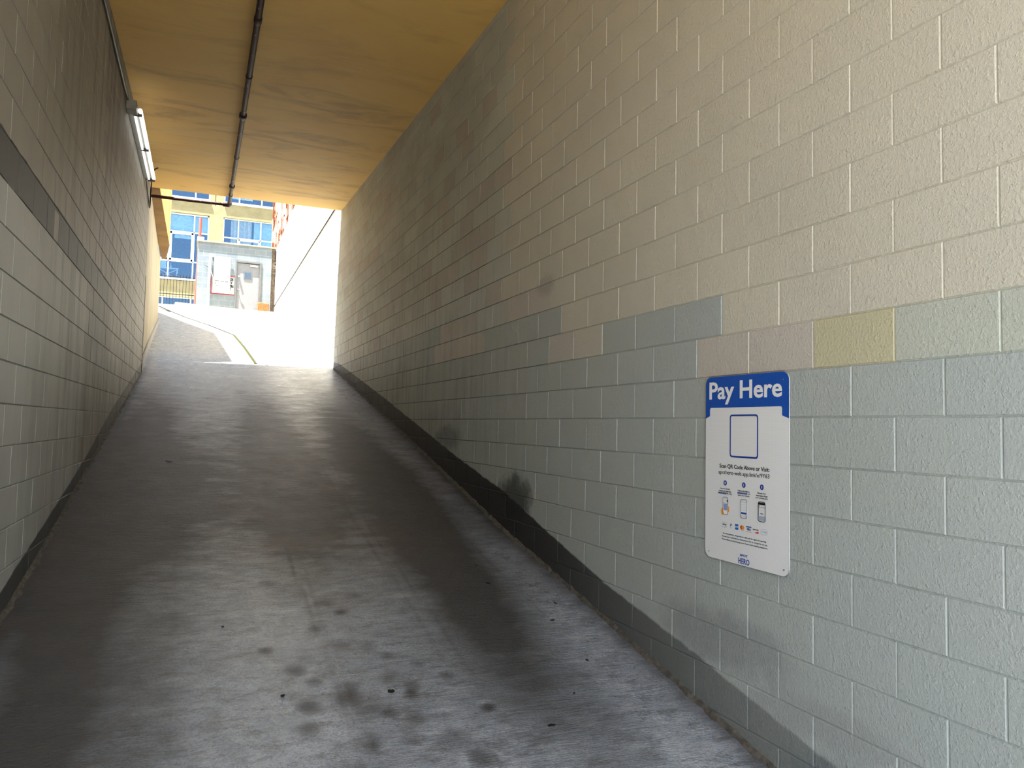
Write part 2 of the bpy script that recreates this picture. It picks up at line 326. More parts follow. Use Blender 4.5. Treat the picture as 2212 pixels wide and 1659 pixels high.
BEI, COOL, PINK, OCH, GRN = srgb(206, 200, 182), srgb(172, 179, 174), srgb(198, 190, 178), srgb(200, 193, 154), srgb(186, 190, 176)
def tone_r(j, y, z, k):
    if y > 15.5: return jit(srgb(226, 221, 208), .03, rng)
    if j == 5 and y < 3.3: return jit(GRN, .02, rng) if y < 2.08 else (OCH if y < 2.48 else jit(PINK, .03, rng))
    lim = 6 if y < 3.3 else (3.6 if y < 4.2 else (5 if y < 5.0 else 3 if y < 7 else 1.5))
    if y > 6 and j < lim: return jit(srgb(194, 198, 188) if rng.rand() < .8 else srgb(190, 184, 174), .045, rng)
    if 6.6 < y < 8.0 and j in (2, 3): return jit(PINK, .03, rng)
    v = .015 if y < 6 else .05
    if j >= lim: return jit(COOL, v, rng)
    if j >= lim-1.2 and y > 5 and rng.rand() < .5: return jit(PINK, v, rng)
    return jit(BEI if rng.rand() < .985 else PINK, v, rng)
zt_r = lambda y: 4.45 if y < 15.0 else 6.6
wr = block_wall('wall_right', XR, +1, 2.6929, .4064, 1.4898, .2032, range(-26, 24), (-.6, 33.0), zt_r, tone_r, M['wr'], .0058, .0045,
    [(XR+.006, -.6, -3.2, XR+.30, 15.0, 4.45), (XR+.006, 15.0, -1, XR+.30, 33.0, 6.6)], lambda y: min(max((y-3.2)/3.5, 0), 1)*.62)
TL_, TLL, TLD = srgb(146, 142, 132), srgb(172, 174, 168), srgb(130, 125, 116)
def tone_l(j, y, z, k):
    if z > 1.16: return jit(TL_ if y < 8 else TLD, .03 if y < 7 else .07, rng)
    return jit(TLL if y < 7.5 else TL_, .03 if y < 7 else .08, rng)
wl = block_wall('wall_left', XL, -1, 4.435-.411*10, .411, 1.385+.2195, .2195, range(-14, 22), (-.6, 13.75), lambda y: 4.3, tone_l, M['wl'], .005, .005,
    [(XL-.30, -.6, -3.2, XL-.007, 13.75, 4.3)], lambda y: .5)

# floor: one ramp surface, stains and a darker middle stretch carried by a vertex attribute
ys = np.concatenate([np.array([-40, -12, -4, -3]), np.arange(-2.5, 2.4, .5), np.arange(2.4, 6.2, .025), np.arange(6.2, 15.4, .08), np.arange(15.4, 28.3, .3), [28.3, 29, 34, 40, 60]])
xs = np.arange(-1.0, 2.41, .025)
def floor_mesh():
    xx = np.concatenate([xs]); V = []; S = []; nx, ny = len(xx), len(ys)
    sp = [(.48, 3.97, .05), (.50, 3.63, .055), (.91, 4.83, .05), (.875, 4.16, .05), (.91, 3.80, .06), (.71, 3.76, .05), (1.005, 3.71, .045), (.48, 3.46, .05), (.72, 3.32, .055), (.72, 3.26, .04),
          (.90, 3.29, .045), (1.08, 3.23, .085), (1.14, 3.10, .05), (1.19, 3.78, .03), (1.08, 3.93, .035), (.75, 4.20, .045), (.95, 4.03, .035), (.69, 3.66, .06), (.98, 3.64, .035), (.77, 3.55, .07),
          (.35, 4.2, .035), (.60, 4.9, .05), (.72, 4.75, .05), (.30, 4.45, .03), (.85, 3.5, .04), (.63, 4.4, .04), (.80, 4.6, .035), (.42, 5.1, .05), (.95, 3.45, .045), (.60, 3.15, .06), (1.3, 3.45, .03), (.55, 3.84, .04)]
    X, Y = np.meshgrid(xx, ys); Z = np.interp(Y, FY, FZ)
    Z = Z + np.where(Y > 24, np.clip((Y-24)/4.3, 0, 1)*.11*np.clip((1.2-X)/2.5, 0, 1.5), 0)
    g = lambda c, s_: np.exp(-((X-c)/s_)**2)
    inside = np.clip((16.2-Y)/3.0, 0, 1)
    wob = .05*np.sin(Y*1.1)+.03*np.sin(Y*2.7+1)
    s = np.exp(-((X-1.66-wob)/.30)**2)*(.55+.25*np.exp(-((Y-5.5)/2.2)**2))*np.clip((Y-2.5)/1.7, .2, 1)*np.clip((14.5-Y)/6, .2, 1)
    s += np.exp(-((X+.64+wob)/.30)**2)*.70*np.clip((14-Y)/5, .15, 1)
    s += g(.75, .33)*.6*np.clip((Y-4.4)/2.2, 0, 1)*np.clip((14.2-Y)/5, .15, 1)
    s += .36*np.clip((Y-4.5)/2, 0, 1)*np.clip((13-Y)/5, 0, 1) + .08  # whole width darkened along the middle stretch
    s += .28*np.exp(-((X+.1)/.4)**2)*np.exp(-((Y-7.2)/1.8)**2)
    s += np.exp(-((X-2.34)/.07)**2)*.25 + np.exp(-((X+.93)/.06)**2)*.4
    s -= g(.35, .30)*.10*np.clip((5.5-Y)/2, 0, 1)
    s -= g(2.1, .16)*.18
    s += g(-.15, .16)*.22*np.clip((6-Y)/1.5, 0, 1)
    for c_, a_ in ((.62, .16), (.70, .12), (1.18, .12), (1.30, .10), (1.98, .12), (-.12, .05)): s += a_*np.exp(-((X-c_-.04*np.sin(Y*.8+c_*9))/.012)**2)*np.clip((9-Y)/3, 0, 1)
    s *= inside*1.55
    for (cx, cy, r) in sp:
        d = np.hypot((X-cx), (Y-cy)*.9)/r; s = s + .8*np.clip(1.3-d, 0, 1)**.6*(.7+.3*np.sin(cx*40))
    V = np.stack([X, Y, Z], -1).reshape(-1, 3)
    Fc = [(j*nx+i, j*nx+i+1, (j+1)*nx+i+1, (j+1)*nx+i) for j in range(ny-1) for i in range(nx-1)]
    n0 = len(V); V = V.tolist(); S = s.ravel().tolist()
    # ground beyond the passage on both sides (street in front, yard behind)
    def strip(x0, x1, yl):
        for a, b in zip(yl[:-1], yl[1:]):
            i = len(V); V.extend([(x0, a, fz(a)), (x1, a, fz(a)), (x1, b, fz(b)), (x0, b, fz(b))]); S.extend([.0]*4); Fc.append((i, i+1, i+2, i+3))
    strip(-30, -1.0, [-40, -4, -3, -.6]); strip(2.4, 30, [-40, -4, -3, -.6])
    strip(-14, -1.0, [15.4, 28.3, 29, 60]); strip(2.4, 14, [29, 60])
    me = bpy.data.meshes.new('floor'); me.from_pydata(V, [], Fc); me.update(); me.materials.append(M['floor'])
    at = me.attributes.new('stain_dark', 'FLOAT', 'POINT'); at.data.foreach_set('value', np.array(S, dtype=np.float32))
    o = bpy.data.objects.new('floor', me); COL.objects.link(o)
    for p in me.polygons: p.use_smooth = True
    return st(o)
floor_mesh()

# ceiling slab (a thin podium deck) and what it bears on
YS = -.2
b = MB(); P = [(-1.25, YS), (2.66, YS), (2.66, CE), (-1.25, CE)]
b.prism(P, [cz(YS)+.0, cz(YS)+.0, cz(CE), cz(CE)], [cz(YS)+.32, cz(YS)+.32, cz(CE)+.32, cz(CE)+.32])
st(b.build('ceiling', M['ceil']))
# plastered wall beyond the blocks, leaning away from the passage
yy_ = [13.75, 15.4, 18, 21.6]; xx_ = [-.965, -1.03, -1.09, -1.16]
b = MB(); b.prism([(-7, 13.75)]+list(zip(xx_, yy_))+[(-7, 21.6)], -.3, 4.17); st(b.build('wall_left_yard', M['wplaster']))
b = MB(); zc = [fz(y) for y in yy_]
b.prism(list(zip(xx_, yy_))+[(x+.03, y) for x, y in list(zip(xx_, yy_))[::-1]], [z-.2 for z in zc]+[z-.2 for z in zc[::-1]], [z+.16 for z in zc]+[z+.16 for z in zc[::-1]])
b.f = [f[::-1] for f in b.f]; st(b.build('baseboard_left', M['slab']))
b = MB(); b.box(-.985, 13.72, .62, -.94, 13.775, 2.35); st(b.build('gap_shade', M['blk']))       # black strip in place of the shade inside the gap where the block ends
b = MB(); b.box(XR-.012, 15.6, 4.385, XR+.003, 31.2, 4.41); st(b.build('trim_2', M['line']))   # reglet along the yard wall
# crumbling mortar lip where the ramp meets the walls
for nm, X, sg_, y0_, y1_ in (('baseboard_right', XR, -1, 1.5, 15.2), ('trim_6', XL, 1, 3.5, 13.7)):
    b = MB(); yv = np.arange(y0_, y1_, .045); n0 = 0
    for y in yv:
        w_ = .012+.022*abs(math.sin(y*5.3)*math.sin(y*13.7))+random.uniform(0, .012); h_ = .006+random.uniform(0, .014)
        b.v += [(X, y, fz(y)+h_+.008), (X+sg_*w_*.5, y, fz(y)+h_), (X+sg_*w_, y, fz(y)-.004)]
    for k in range(len(yv)-1):
        for q in (0, 1): i = 3*k+q; f = (i, i+3, i+4, i+1); b.f.append(f if sg_ > 0 else f[::-1])
    st(b.build(nm, M['lip']))
# joints in the yard paving
def gstrip(pts, wdt, name, mat, h=.004):
    b = MB()
    for (x0, y0), (x1, y1) in zip(pts[:-1], pts[1:]):
        n = max(1, int(math.hypot(x1-x0, y1-y0)/.5)); d = Vector((x1-x0, y1-y0)).normalized(); o_ = Vector((-d.y, d.x))*wdt/2
        for k in range(n):
            q = [(x0+(x1-x0)*(k+e)/n, y0+(y1-y0)*(k+e)/n) for e in (0, 1)]
            P = [(q[0][0]-o_.x, q[0][1]-o_.y), (q[1][0]-o_.x, q[1][1]-o_.y), (q[1][0]+o_.x, q[1][1]+o_.y), (q[0][0]+o_.x, q[0][1]+o_.y)]
            zz = [fz(p[1]) + (min(max((p[1]-24)/4.3, 0), 1)*.11*min(max((1.2-p[0])/2.5, 0), 1.5) if p[1] > 24 else 0) for p in P]
            b.prism(P, [z-.01 for z in zz], [z+h for z in zz])
    return st(b.build(name, mat))
gstrip([(-1.40, 26.5), (-.57, 24.0), (.057, 22.23), (.648, 20.15)], .07, 'trim_3', M['line'])
gstrip([(.648, 20.15), (.80, 17.9), (.917, 15.45)], .06, 'trim_4', M['olive'])
gstrip([(.384, 17.95), (.853, 18.08)], .05, 'trim_5', M['line'])

# ------------------------------------------------------------ orange stucco building over the left wall
t = thing('stucco_building', (-.87, 15, 4.17), 'orange stucco upper storey overhanging the plastered wall past the ceiling', 'building')
b = MB(); off = Vector((.87, -15, -4.17))
poly = [(-7, 14.96), (-.87, 14.96), (-.885, 19.85), (-1.51, 22.15), (-2.14, 24.6), (-2.9, 27.5), (-7, 27.5)]
zb_ = [4.17, 4.17, 4.17, 4.55, 4.7, 4.7, 4.7]
b.prism([(x+.87, y-15) for x, y in poly], [z-4.17 for z in zb_], 6.26-4.17); b.build('wall', M['orange'], t)
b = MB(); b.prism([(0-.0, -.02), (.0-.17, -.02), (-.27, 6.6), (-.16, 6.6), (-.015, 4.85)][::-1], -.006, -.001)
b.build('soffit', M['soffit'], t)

# ------------------------------------------------------------ pipes under the ceiling
def ceil_pt(y, drop=.1): return cz(y)-drop
t = thing('sprinkler_pipe', (.33, 1.4, cz(1.4)-.1), 'dark red sprinkler pipe with peeling paint hung under the ochre ceiling', 'pipe')
o_ = Vector((-.33, -1.4, -(cz(1.4)-.1)))
px = lambda y: .333-.0026*(y-6.9)
R_ = .031
pts = [(px(y), y, ceil_pt(y)) for y in (1.4, 5, 8, 11, 14.6)]+[(px(15), 15.0, 4.06), (px(15), 15.06, 4.045)]
b = MB().tube([Vector(p)+o_ for p in pts], R_); b.build('pipe', M['pipe'], t, True)
b = MB().tube([Vector(p)+o_ for p in [(.31, 15.08, 4.043), (-.3, 15.09, 4.04), (-1.06, 15.1, 4.042)]], R_*.95); b.build('branch_pipe', M['pipe'], t, True)
b = MB().tube([Vector(p)+o_ for p in [(px(15), 14.98, 4.06), (px(15), 15.04, 4.048), (.30, 15.085, 4.043), (.26, 15.09, 4.043), (.20, 15.09, 4.042)]], [R_*1.35, R_*1.5, R_*1.5, R_*1.4, R_*1.35]); b.build('elbow', M['pipe'], t, True)
for y in (7.3, 10.03, 13.7):
    b = MB().tube([Vector((px(y+d), y+d, ceil_pt(y+d)))+o_ for d in (-.07, -.05, .05, .07)], [R_*1.15, R_*1.5, R_*1.5, R_*1.15] if y > 8 else [R_*1.05, R_*1.2, R_*1.2, R_*1.05]); b.build('coupling', M['pipe'], t, True)
for y in (3.4, 6.2, 8.7, 11.9, 14.3):
    b = MB().tube([Vector((px(y), y, ceil_pt(y)+.02))+o_, Vector((px(y), y, cz(y)+.01))+o_], .006, 6)
    b.tube([Vector((px(y)+(R_+.004)*math.cos(a), y, ceil_pt(y)+(R_+.004)*math.sin(a)))+o_ for a in np.linspace(0, 2*math.pi, 13)], .004, 5); b.build('hanger', M['iron'], t)
b = MB().tube([Vector(p)+o_ for p in [(.074, 15.1, 4.0), (.074, 15.1, 4.33), (.074, 15.0, 4.36), (.074, 14.90, 4.36)]], .006, 6); b.build('hanger', M['iron'], t)

# conduit and tube light on the left wall
t = thing('light_fixture', (XL+.001, 9.62, 3.575), 'grey fluorescent strip light fixture with bare white tubes high on the left wall', 'light')
o_ = Vector((-XL, -9.6, -3.55))
MB().box(0, .12, .0, .115, 2.82, .055).build('housing', M['galv'], t, bevel=.006)
MB().box(.0, -.08, -.045, .11, .12, .06).build('junction_box', M['galv'], t, bevel=.008)
for yy in (.15, 1.40, 2.78): MB().box(.06, yy, -.035, .15, yy+.03, .02).build('lamp_holder', M['blk'], t)
for (x, z, a, bb, r) in ((.135, .012, .10, 2.80, .024), (.075, -.02, .18, 1.40, .013), (.075, -.02, 1.44, 2.74, .013)):
    MB().tube([(x, a, z), (x, bb, z)], r, 12).build('lamp_tube', M['tube'], t, True)
c = MB().tube([(XL+.022, 3, 3.58), (XL+.022, 7, 3.59), (XL+.022, 9.2, 3.60), (XL+.03, 9.46, 3.60)], .014, 10).build('conduit', M['frame'], None, True)
tag(c, 'thin grey electrical conduit running along the left wall to the light fixture', 'conduit')
c = MB().tube([(XL+.03, 12.47, 3.58), (XL+.02, 13.1, 3.52), (XL+.02, 13.6, 3.44), (XL+.02, 13.64, 3.47), (XL+.03, 13.5, 3.72), (XL+.05, 13.4, 3.95), (XL+.08, 13.42, 4.03), (XL+.12, 13.46, 4.07)], .011, 7).build('hanging_cable', M['blk'], None, True)
tag(c, 'black cable looping in a V below the far end of the tube light', 'cable')

# ------------------------------------------------------------ pay sign
sg = thing('parking_sign', (XR-.004, 2.919, -.1745), 'blue and white Pay Here parking sign with rounded corners on the grey block wall', 'sign')
sg.matrix_world = Matrix(((0, 0, -1, XR-.004), (-1, 0, 0, 2.919), (0, 1, 0, -.1745), (0, 0, 0, 1)))
W2, H2 = .2965, .4455
def sp_(poly, z, mat, name, h=.0008): return MB().prism(poly, z, z+h).build(name, mat, sg)
sp_(rrect(-W2, -H2, W2, H2, .042, 8), 0, M['sw'], 'panel', .0025)
rim = MB(); q = rrect(-W2, -H2, W2, H2, .042, 8); rim.tube([(a, b_, .0022) for a, b_ in q+[q[0]]], .0013, 5, False); rim.build('edge', M['steel'], sg)
q = rrect(-W2+.002, -H2+.002, W2-.002, H2-.002, .041, 8)
topc = [p for p in q if p[1] > .38]
# header: blue field with a notch for the white inset
hdr = [(W2-.002, .238)]+topc+[(-W2+.002, .238), (-.262, .2505), (-.262, .280)]+[(-.252+.010*math.cos(math.radians(a)), .281+.010*math.sin(math.radians(a))) for a in (180, 150, 120, 90)]+[(.243+.010*math.cos(math.radians(a)), .281+.010*math.sin(math.radians(a))) for a in (90, 60, 30, 0)]+[(.253, .280), (.253, .2505)]
sp_(hdr, .0026, M['sb'], 'header')
text('Pay Here', -.266, .306, .253, .418, .0036, M['wprint'], sg, bold=.022)
ring = MB(); o1 = rrect(-.106, .053, .097, .257, .016); i1 = rrect(-.098, .061, .089, .249, .010); n = len(o1)
for k in range(n):
    k2 = (k+1) % n; ring.quad((*o1[k], .0034), (*o1[k2], .0034), (*i1[k2], .0034), (*i1[k], .0034))
ring.build('code_frame', M['blue'], sg)
text('Scan QR Code Above or Visit:', -.182, -.0045, .172, .0185, .003, M['sign_ink'], sg, bold=.012)
text('spothero-web.app.link/e/9Y63', -.189, -.0365, .172, -.0115, .003, M['sign_ink'], sg)
for x, s_ in ((-.139, '1'), (-.002, '2'), (.122, '3')):
    d = sp_(circ(x, -.0725, .0125), .003, M['blue'], 'step_marker', .0004); text(s_, x-.003, -.078, x+.003, -.067, .0036, M['wprint'], d, 'numeral', bold=.02)
T3 = [(-.139, ["Use your phone's", 'camera to scan the', 'blue & white QR code.'], [.037, .046, .052]), (-.002, ['Follow the link to', 'spothero.com and', 'enter your details.'], [.042, .045, .042]), (.122, ['Manage your', 'reservation from', 'your parking pass.'], [.028, .038, .042])]
for x, L, hw in T3:
    for k, s_ in enumerate(L): text(s_, x-hw[k], -.1045-.0108*k, x+hw[k], -.0970-.0108*k, .0036, M['sign_ink'], sg, 'caption', bold=.004)
sp_(rrect(-.192, -.1275, -.128, -.1175, .003, 3), .003, M['pblue'], 'highlight', .0003); sp_(rrect(-.048, -.1165, .022, -.1070, .003, 3), .003, M['pblue'], 'highlight', .0003)
def outline(P, r, mat, name, z=.0034, closed=True):
    m_ = MB(); m_.tube([(a, b_, z) for a, b_ in (P+[P[0]] if closed else P)], r, 5, False); return m_.build(name, mat, sg)
# phone drawings
sp_(rrect(-.155, -.223, -.118, -.141, .006, 4), .003, M['wprint'], 'phone_drawing', .0003); outline(rrect(-.155, -.223, -.118, -.141, .006, 4), .0010, M['sign_ink'], 'phone_outline')
sp_(circ(-.160, -.208, .008, 16, .014), .0036, M['org'], 'hand_drawing', .0003); sp_(circ(-.113, -.196, .006, 16, .014), .0036, M['org'], 'hand_drawing', .0003); sp_(circ(-.157, -.218, .009, 16, .008), .0039, M['org'], 'hand_drawing', .0003)
sp_(rrect(-.150, -.203, -.123, -.172, .002, 3), .0036, M['pblue'], 'screen_drawing', .0003)
sp_(rrect(-.165, -.168, -.112, -.147, .004, 3), .0036, M['wprint'], 'card_drawing', .0003); outline(rrect(-.165, -.168, -.112, -.147, .004, 3), .0005, M['gry'], 'card_outline', .0041); sp_(rrect(-.125, -.163, -.117, -.152, .001, 2), .0042, M['sign_ink'], 'card_mark', .0002)
outline(rrect(-.023, -.226, .020, -.140, .008, 4), .0011, M['sign_ink'], 'phone_outline')
sp_(rrect(-.027, -.215, .024, -.152, .004, 3), .0036, M['wprint'], 'card_drawing', .0003); outline(rrect(-.027, -.215, .024, -.152, .004, 3), .0005, M['gry'], 'card_outline', .0041)
for v in (-.163, -.175, -.187): sp_([(-.020, v), (.018, v), (.018, v+.0006), (-.020, v+.0006)], .0040, M['gry'], 'form_line', .0002)
sp_(rrect(-.020, -.207, .018, -.199, .003, 3), .0040, M['blue'], 'button_drawing', .0003)
outline(rrect(.099, -.227, .145, -.139, .009, 4), .0015, M['sign_ink'], 'phone_outline')
sp_(rrect(.100, -.152, .144, -.142, .002, 3), .0036, M['sign_ink'], 'phone_header', .0003); sp_([(.100, -.164), (.144, -.164), (.144, -.1625), (.100, -.1625)], .0036, M['sign_ink'], 'form_line', .0002)
sp_([(.104, -.160), (.108, -.160), (.108, -.155), (.104, -.155)], .0036, M['sign_ink'], 'form_mark', .0002)
sp_([(.113, -.193), (.131, -.193), (.131, -.190), (.113, -.190)], .0036, M['sign_ink'], 'form_mark', .0002)
sp_(rrect(.096, -.222, .150, -.202, .004, 3), .0037, M['gry'], 'card_drawing', .0003)
# payment marks
y0 = -.2715
outline(rrect(-.160, y0-.012, -.125, y0+.012, .003, 3), .0005, M['gry'], 'badge_outline'); text('Pay', -.150, y0-.005, -.128, y0+.004, .0032, M['sign_ink'], sg, 'badge_text', bold=.02); sp_(circ(-.1535, y0, .003, 10), .0032, M['sign_ink'], 'badge_mark', .0002)
text('P', -.099, y0-.004, -.090, y0+.009, .0032, M['sign_ink'], sg, 'badge_text', bold=.05, shear=.3); sp_([(-.103, y0-.011), (-.087, y0-.011), (-.087, y0-.009), (-.103, y0-.009)], .0032, M['gry'], 'badge_mark', .0002)
sp_([(-.064, y0-.013), (-.040, y0-.013), (-.040, y0+.013), (-.064, y0+.013)], .0032, M['sky'], 'badge', .0002); text('AM EX', -.062, y0-.004, -.041, y0+.004, .0036, M['wprint'], sg, 'badge_text')
sp_(circ(-.017, y0+.002, .0095), .0032, M['red'], 'badge', .0002); sp_(circ(-.007, y0+.002, .0095), .0035, M['org'], 'badge', .0002); sp_([(-.024, y0-.013), (.0, y0-.013), (.0, y0-.0115), (-.024, y0-.0115)], .0032, M['org'], 'badge_mark', .0002)
sp_([(.015, y0+.008), (.052, y0+.008), (.052, y0+.012), (.015, y0+.012)], .0032, M['blue'], 'badge_mark', .0002); text('VISA', .021, y0-.006, .048, y0+.004, .0032, M['blue'], sg, 'badge_text', bold=.03, shear=.2); sp_([(.015, y0-.014), (.052, y0-.014), (.052, y0-.012), (.015, y0-.012)], .0032, M['org'], 'badge_mark', .0002)
text('DISCOVER', .063, y0+.001, .101, y0+.006, .0032, M['sign_ink'], sg, 'badge_text', bold=.02); sp_([(.072, y0-.012), (.101, y0-.012), (.101, y0-.003)], .0032, M['red'], 'badge_mark', .0002)
outline(rrect(.115, y0-.012, .160, y0+.012, .0115, 6), .0005, M['gry'], 'badge_outline'); text('G Pay', .122, y0-.006, .153, y0+.005, .0032, M['gry'], sg, 'badge_text')
for k, (s_, a, b_) in enumerate((('As a best practice, always check a QR code for signs of tampering.', -.156, .152), ('Do not scan a code that has been posted over or changed in any way.', -.162, .160), ('Please inform parking management if you notice anything suspicious.', -.162, .160))):
    text(s_, a, -.3185-.0140*k, b_, -.3100-.0140*k, .003, M['sign_ink'], sg, 'notice_text', shear=.25)
text('SPOT', -.0265, -.4035, .026, -.3925, .003, M['blue'], sg, bold=.02); text('HERO', -.039, -.438, .039, -.4115, .003, M['blue'], sg, bold=.012)
for x, y in ((-.265, .408), (.262, .409), (-.264, -.416), (.264, -.416)):
    s_ = sp_(circ(x, y, .0035, 10), .003, M['steel'], 'screw', .0015)

# ------------------------------------------------------------ blackened gum on the ramp
ga = []
for i, (x, y, rx, ry) in enumerate(((1.829, 4.889, .018, .02), (2.148, 4.507, .012, .015), (1.541, 3.25, .022, .012), (.893, 3.686, .022, .018), (.398, 3.749, .011, .013), (1.996, 3.778, .009, .014), (1.856, 5.224, .008, .012), (1.769, 3.48, .006, .008), (-.28, 8.128, .03, .04), (2.017, 4.273, .016, .01), (.15, 4.52, .007, .009))):
    b = MB(); n = 14; rr = [1+random.uniform(-.25, .25) for _ in range(n)]; c0 = len(b.v)
    for (s_, h) in ((1, -.003), (.9, .0015), (.5, .0035)):
        b.v += [(s_*rr[k]*rx*math.cos(2*math.pi*k/n), s_*rr[k]*ry*math.sin(2*math.pi*k/n), h) for k in range(n)]
    for l_ in (0, 1):
        for k in range(n): a_, a2 = l_*n+k, l_*n+(k+1) % n; b.f.append((a_, a2, a2+n, a_+n))
    b.f.append(tuple(2*n+k for k in range(n)))
    o = b.build('gum_spot', M['gum'], None, True); o.location = (x, y, fz(y)); o.rotation_euler = (math.atan(.19), 0, random.uniform(-.3, .3)*0)
    ga.append(o)
GL = ['round black gum spot on the ramp below the smeared dark skirting', 'small flat black gum spot nearest the right wall skirting', 'long black gum smear at the foot of the ramp, lower right', 'oblong black gum spot among the oil drips', 'black gum spot left of the oil drips', 'small dark gum dot on the pale strip by the right wall', 'tiny dark gum dot uphill of the round gum spot', 'tiny dark gum dot beside the long gum smear', 'dark clod on the pale wheel-free strip up the left of the ramp', 'thin dark gum scrap right of the tyre track', 'tiny gum dot left of centre on the ramp']
for o, l_ in zip(ga, GL): tag(o, l_, 'gum', 'blackened gum spots on the ramp')

# ------------------------------------------------------------ block hut at the top of the ramp
HY = 30.0
t = thing('utility_hut', (1.0, HY, 3.85), 'small grey-blue concrete block hut with a steel door at the top of the ramp', 'hut'); o_ = (-1.0, -HY, -3.85)
def lb(m, x0, y0, z0, x1, y1, z1): return m.box(x0-1.0, y0-HY, z0-3.85, x1-1.0, y1-HY, z1-3.85)
b = MB(); lb(b, -.385, HY, 3.7, .935, HY+2.6, 6.56); lb(b, 1.856, HY, 3.7, 2.2, HY+2.6, 6.56); lb(b, .935, HY, 5.97, 1.856, HY+2.6, 6.56); lb(b, .935, HY+.3, 3.7, 1.856, HY+2.6, 5.97)
b.build('wall', M['hut'], t)
b = MB(); lb(b, -.44, HY-.05, 6.56, 2.34, HY+2.65, 6.61); b.build('roof', M['wplaster'], t, bevel=.01)
b = MB()
for k in range(14): lb(b, 2.2, HY+.02+random.uniform(0, .04), 5.6+k*.068, 2.345+random.uniform(-.03, .01), HY+.3, 5.6+(k+1)*.068)
lb(b, 2.2, HY+.06, 3.7, 2.34, HY+.3, 5.6); b.build('mortar_fill', M['dark'], t)  # dark fill colour holds grime and the gap's shadow together
b = MB(); lb(b, .935, HY-.03, 3.8, .985, HY+.12, 6.0); lb(b, 1.78, HY-.03, 3.8, 1.856, HY+.12, 5.97); lb(b, .985, HY-.03, 5.915, 1.78, HY+.12, 5.99); b.build('door_frame', M['frame'], t, bevel=.006)
b = MB(); lb(b, .985, HY+.02, 3.82, 1.78, HY+.07, 5.905); d = b.build('door', M['door'], t, bevel=.004)
b = MB(); lb(b, 1.225, HY+.005, 5.315, 1.515, HY+.022, 5.595); b.build('pane_frame', M['frame'], d)
b = MB(); lb(b, 1.26, HY, 5.345, 1.48, HY+.01, 5.565); b.build('pane', M['glass'], d)
b = MB(); lb(b, 1.44, HY-.03, 5.79, 1.72, HY+.02, 5.85); b.build('door_closer', M['steel'], d, bevel=.008)
b = MB(); b.tube([(.05-.0, -.05+.07, 1.545), (.05, -.06, 1.545)], .035, 12); b.build('knob', M['steel'], d, True)
b = MB(); b.tube([(.03, .02, 1.06), (.03, -.05, 1.06), (.12, -.06, 1.03)], .015, 8); b.build('handle', M['steel'], d, True)
o = MB().box(-.12, -.1, 0, .12, .1, .13).build('metal_box', M['board'], None, bevel=.01); o.location = (-.31, HY+.12, 6.61); tag(o, 'small white metal box on the left roof corner of the block hut', 'box')
dp = thing('drain_pipe', (.03, HY, 3.9), 'white plastic pipe standing against the hut wall left of the white notice', 'pipe')
MB().tube([(.025, -.08, 2.12), (.0, -.08, 1.7), (-.02, -.08, -.1)], .045, 12).build('pipe', M['pvc'], dp, True)
MB().tube([(.02, -.08, 2.14), (.10, -.08, 2.15), (.10, .0, 2.15)], .035, 10).build('elbow', M['pvc'], dp, True)
MB().tube([(-.03, -.08, 1.76), (-.13, -.08, 1.78)], .03, 10).build('valve', M['frame'], dp, True)
MB().tube([(.02, -.08, 1.72), (.07, -.08, 1.55), (.12, -.08, 1.40)], .012, 6).build('brace', M['pvc'], dp)
rs = thing('red_edged_sign', (.5, HY-.02, 4.68), 'red-edged white sign with hand lettering, half covered by the white notice', 'sign')
MB().box(-.385, 0, 0, .41, .015, .68).build('panel', M['board'], rs)
b = MB(); b.box(-.395, -.012, -.01, .415, 0, .02); b.box(-.395, -.012, .66, .415, 0, .69); b.box(-.395, -.012, 0, -.37, 0, .68); b.build('border', M['redf'], rs)
RX = Matrix(((1, 0, 0, 0), (0, 0, -1, -.004), (0, 1, 0, 0), (0, 0, 0, 1)))
for s_, a, c_, z0, z1 in (('OS', .25, .37, .52, .62), ('V', .27, .34, .39, .50), ('TRA', .25, .395, .26, .37), ('T', .25, .29, .17, .24)): text(s_, a, z0, c_, z1, 0, M['ink'], rs, M4=RX, bold=.05)
ns = thing('notice_board', (.46, HY-.08, 4.70), 'tall blank white notice with faint writing near its foot on the hut wall', 'sign')
b = MB(); b.prism([(-.285, 0), (.295, 0), (.295, .03), (-.285, .03)], [0, 0, 0, 0], [1.36]*4); b.build('panel', M['board'], ns)
for s_, a, c_, z0, z1 in (('Name', -.24, -.10, .44, .485), ('Work Level', -.04, .22, .42, .47), ('at', -.23, -.17, .35, .385), ('Parking', -.24, -.10, .26, .30), ('area only', -.02, .20, .25, .275)):
    text(s_, a, z0, c_, z1, 0, M['line'], ns, M4=RX, bold=.03)
rb = MB().box(-.2, -.16, 0, .2, .16, .5).build('rusty_box', M['rustbox'], None, bevel=.02); rb.location = (1.92, 29.5, 3.88); tag(rb, 'low rusted orange metal box at the foot of the hut beside the door', 'box')
rp = MB().tube([(-.455, 32.8, 3.85), (-.38, 32.8, 7.15), (-.365, 32.8, 8.12)], .06, 10).build('red_pole', M['redp'], None, True); tag(rp, 'red-brown pole standing behind the left corner of the block hut', 'pole')

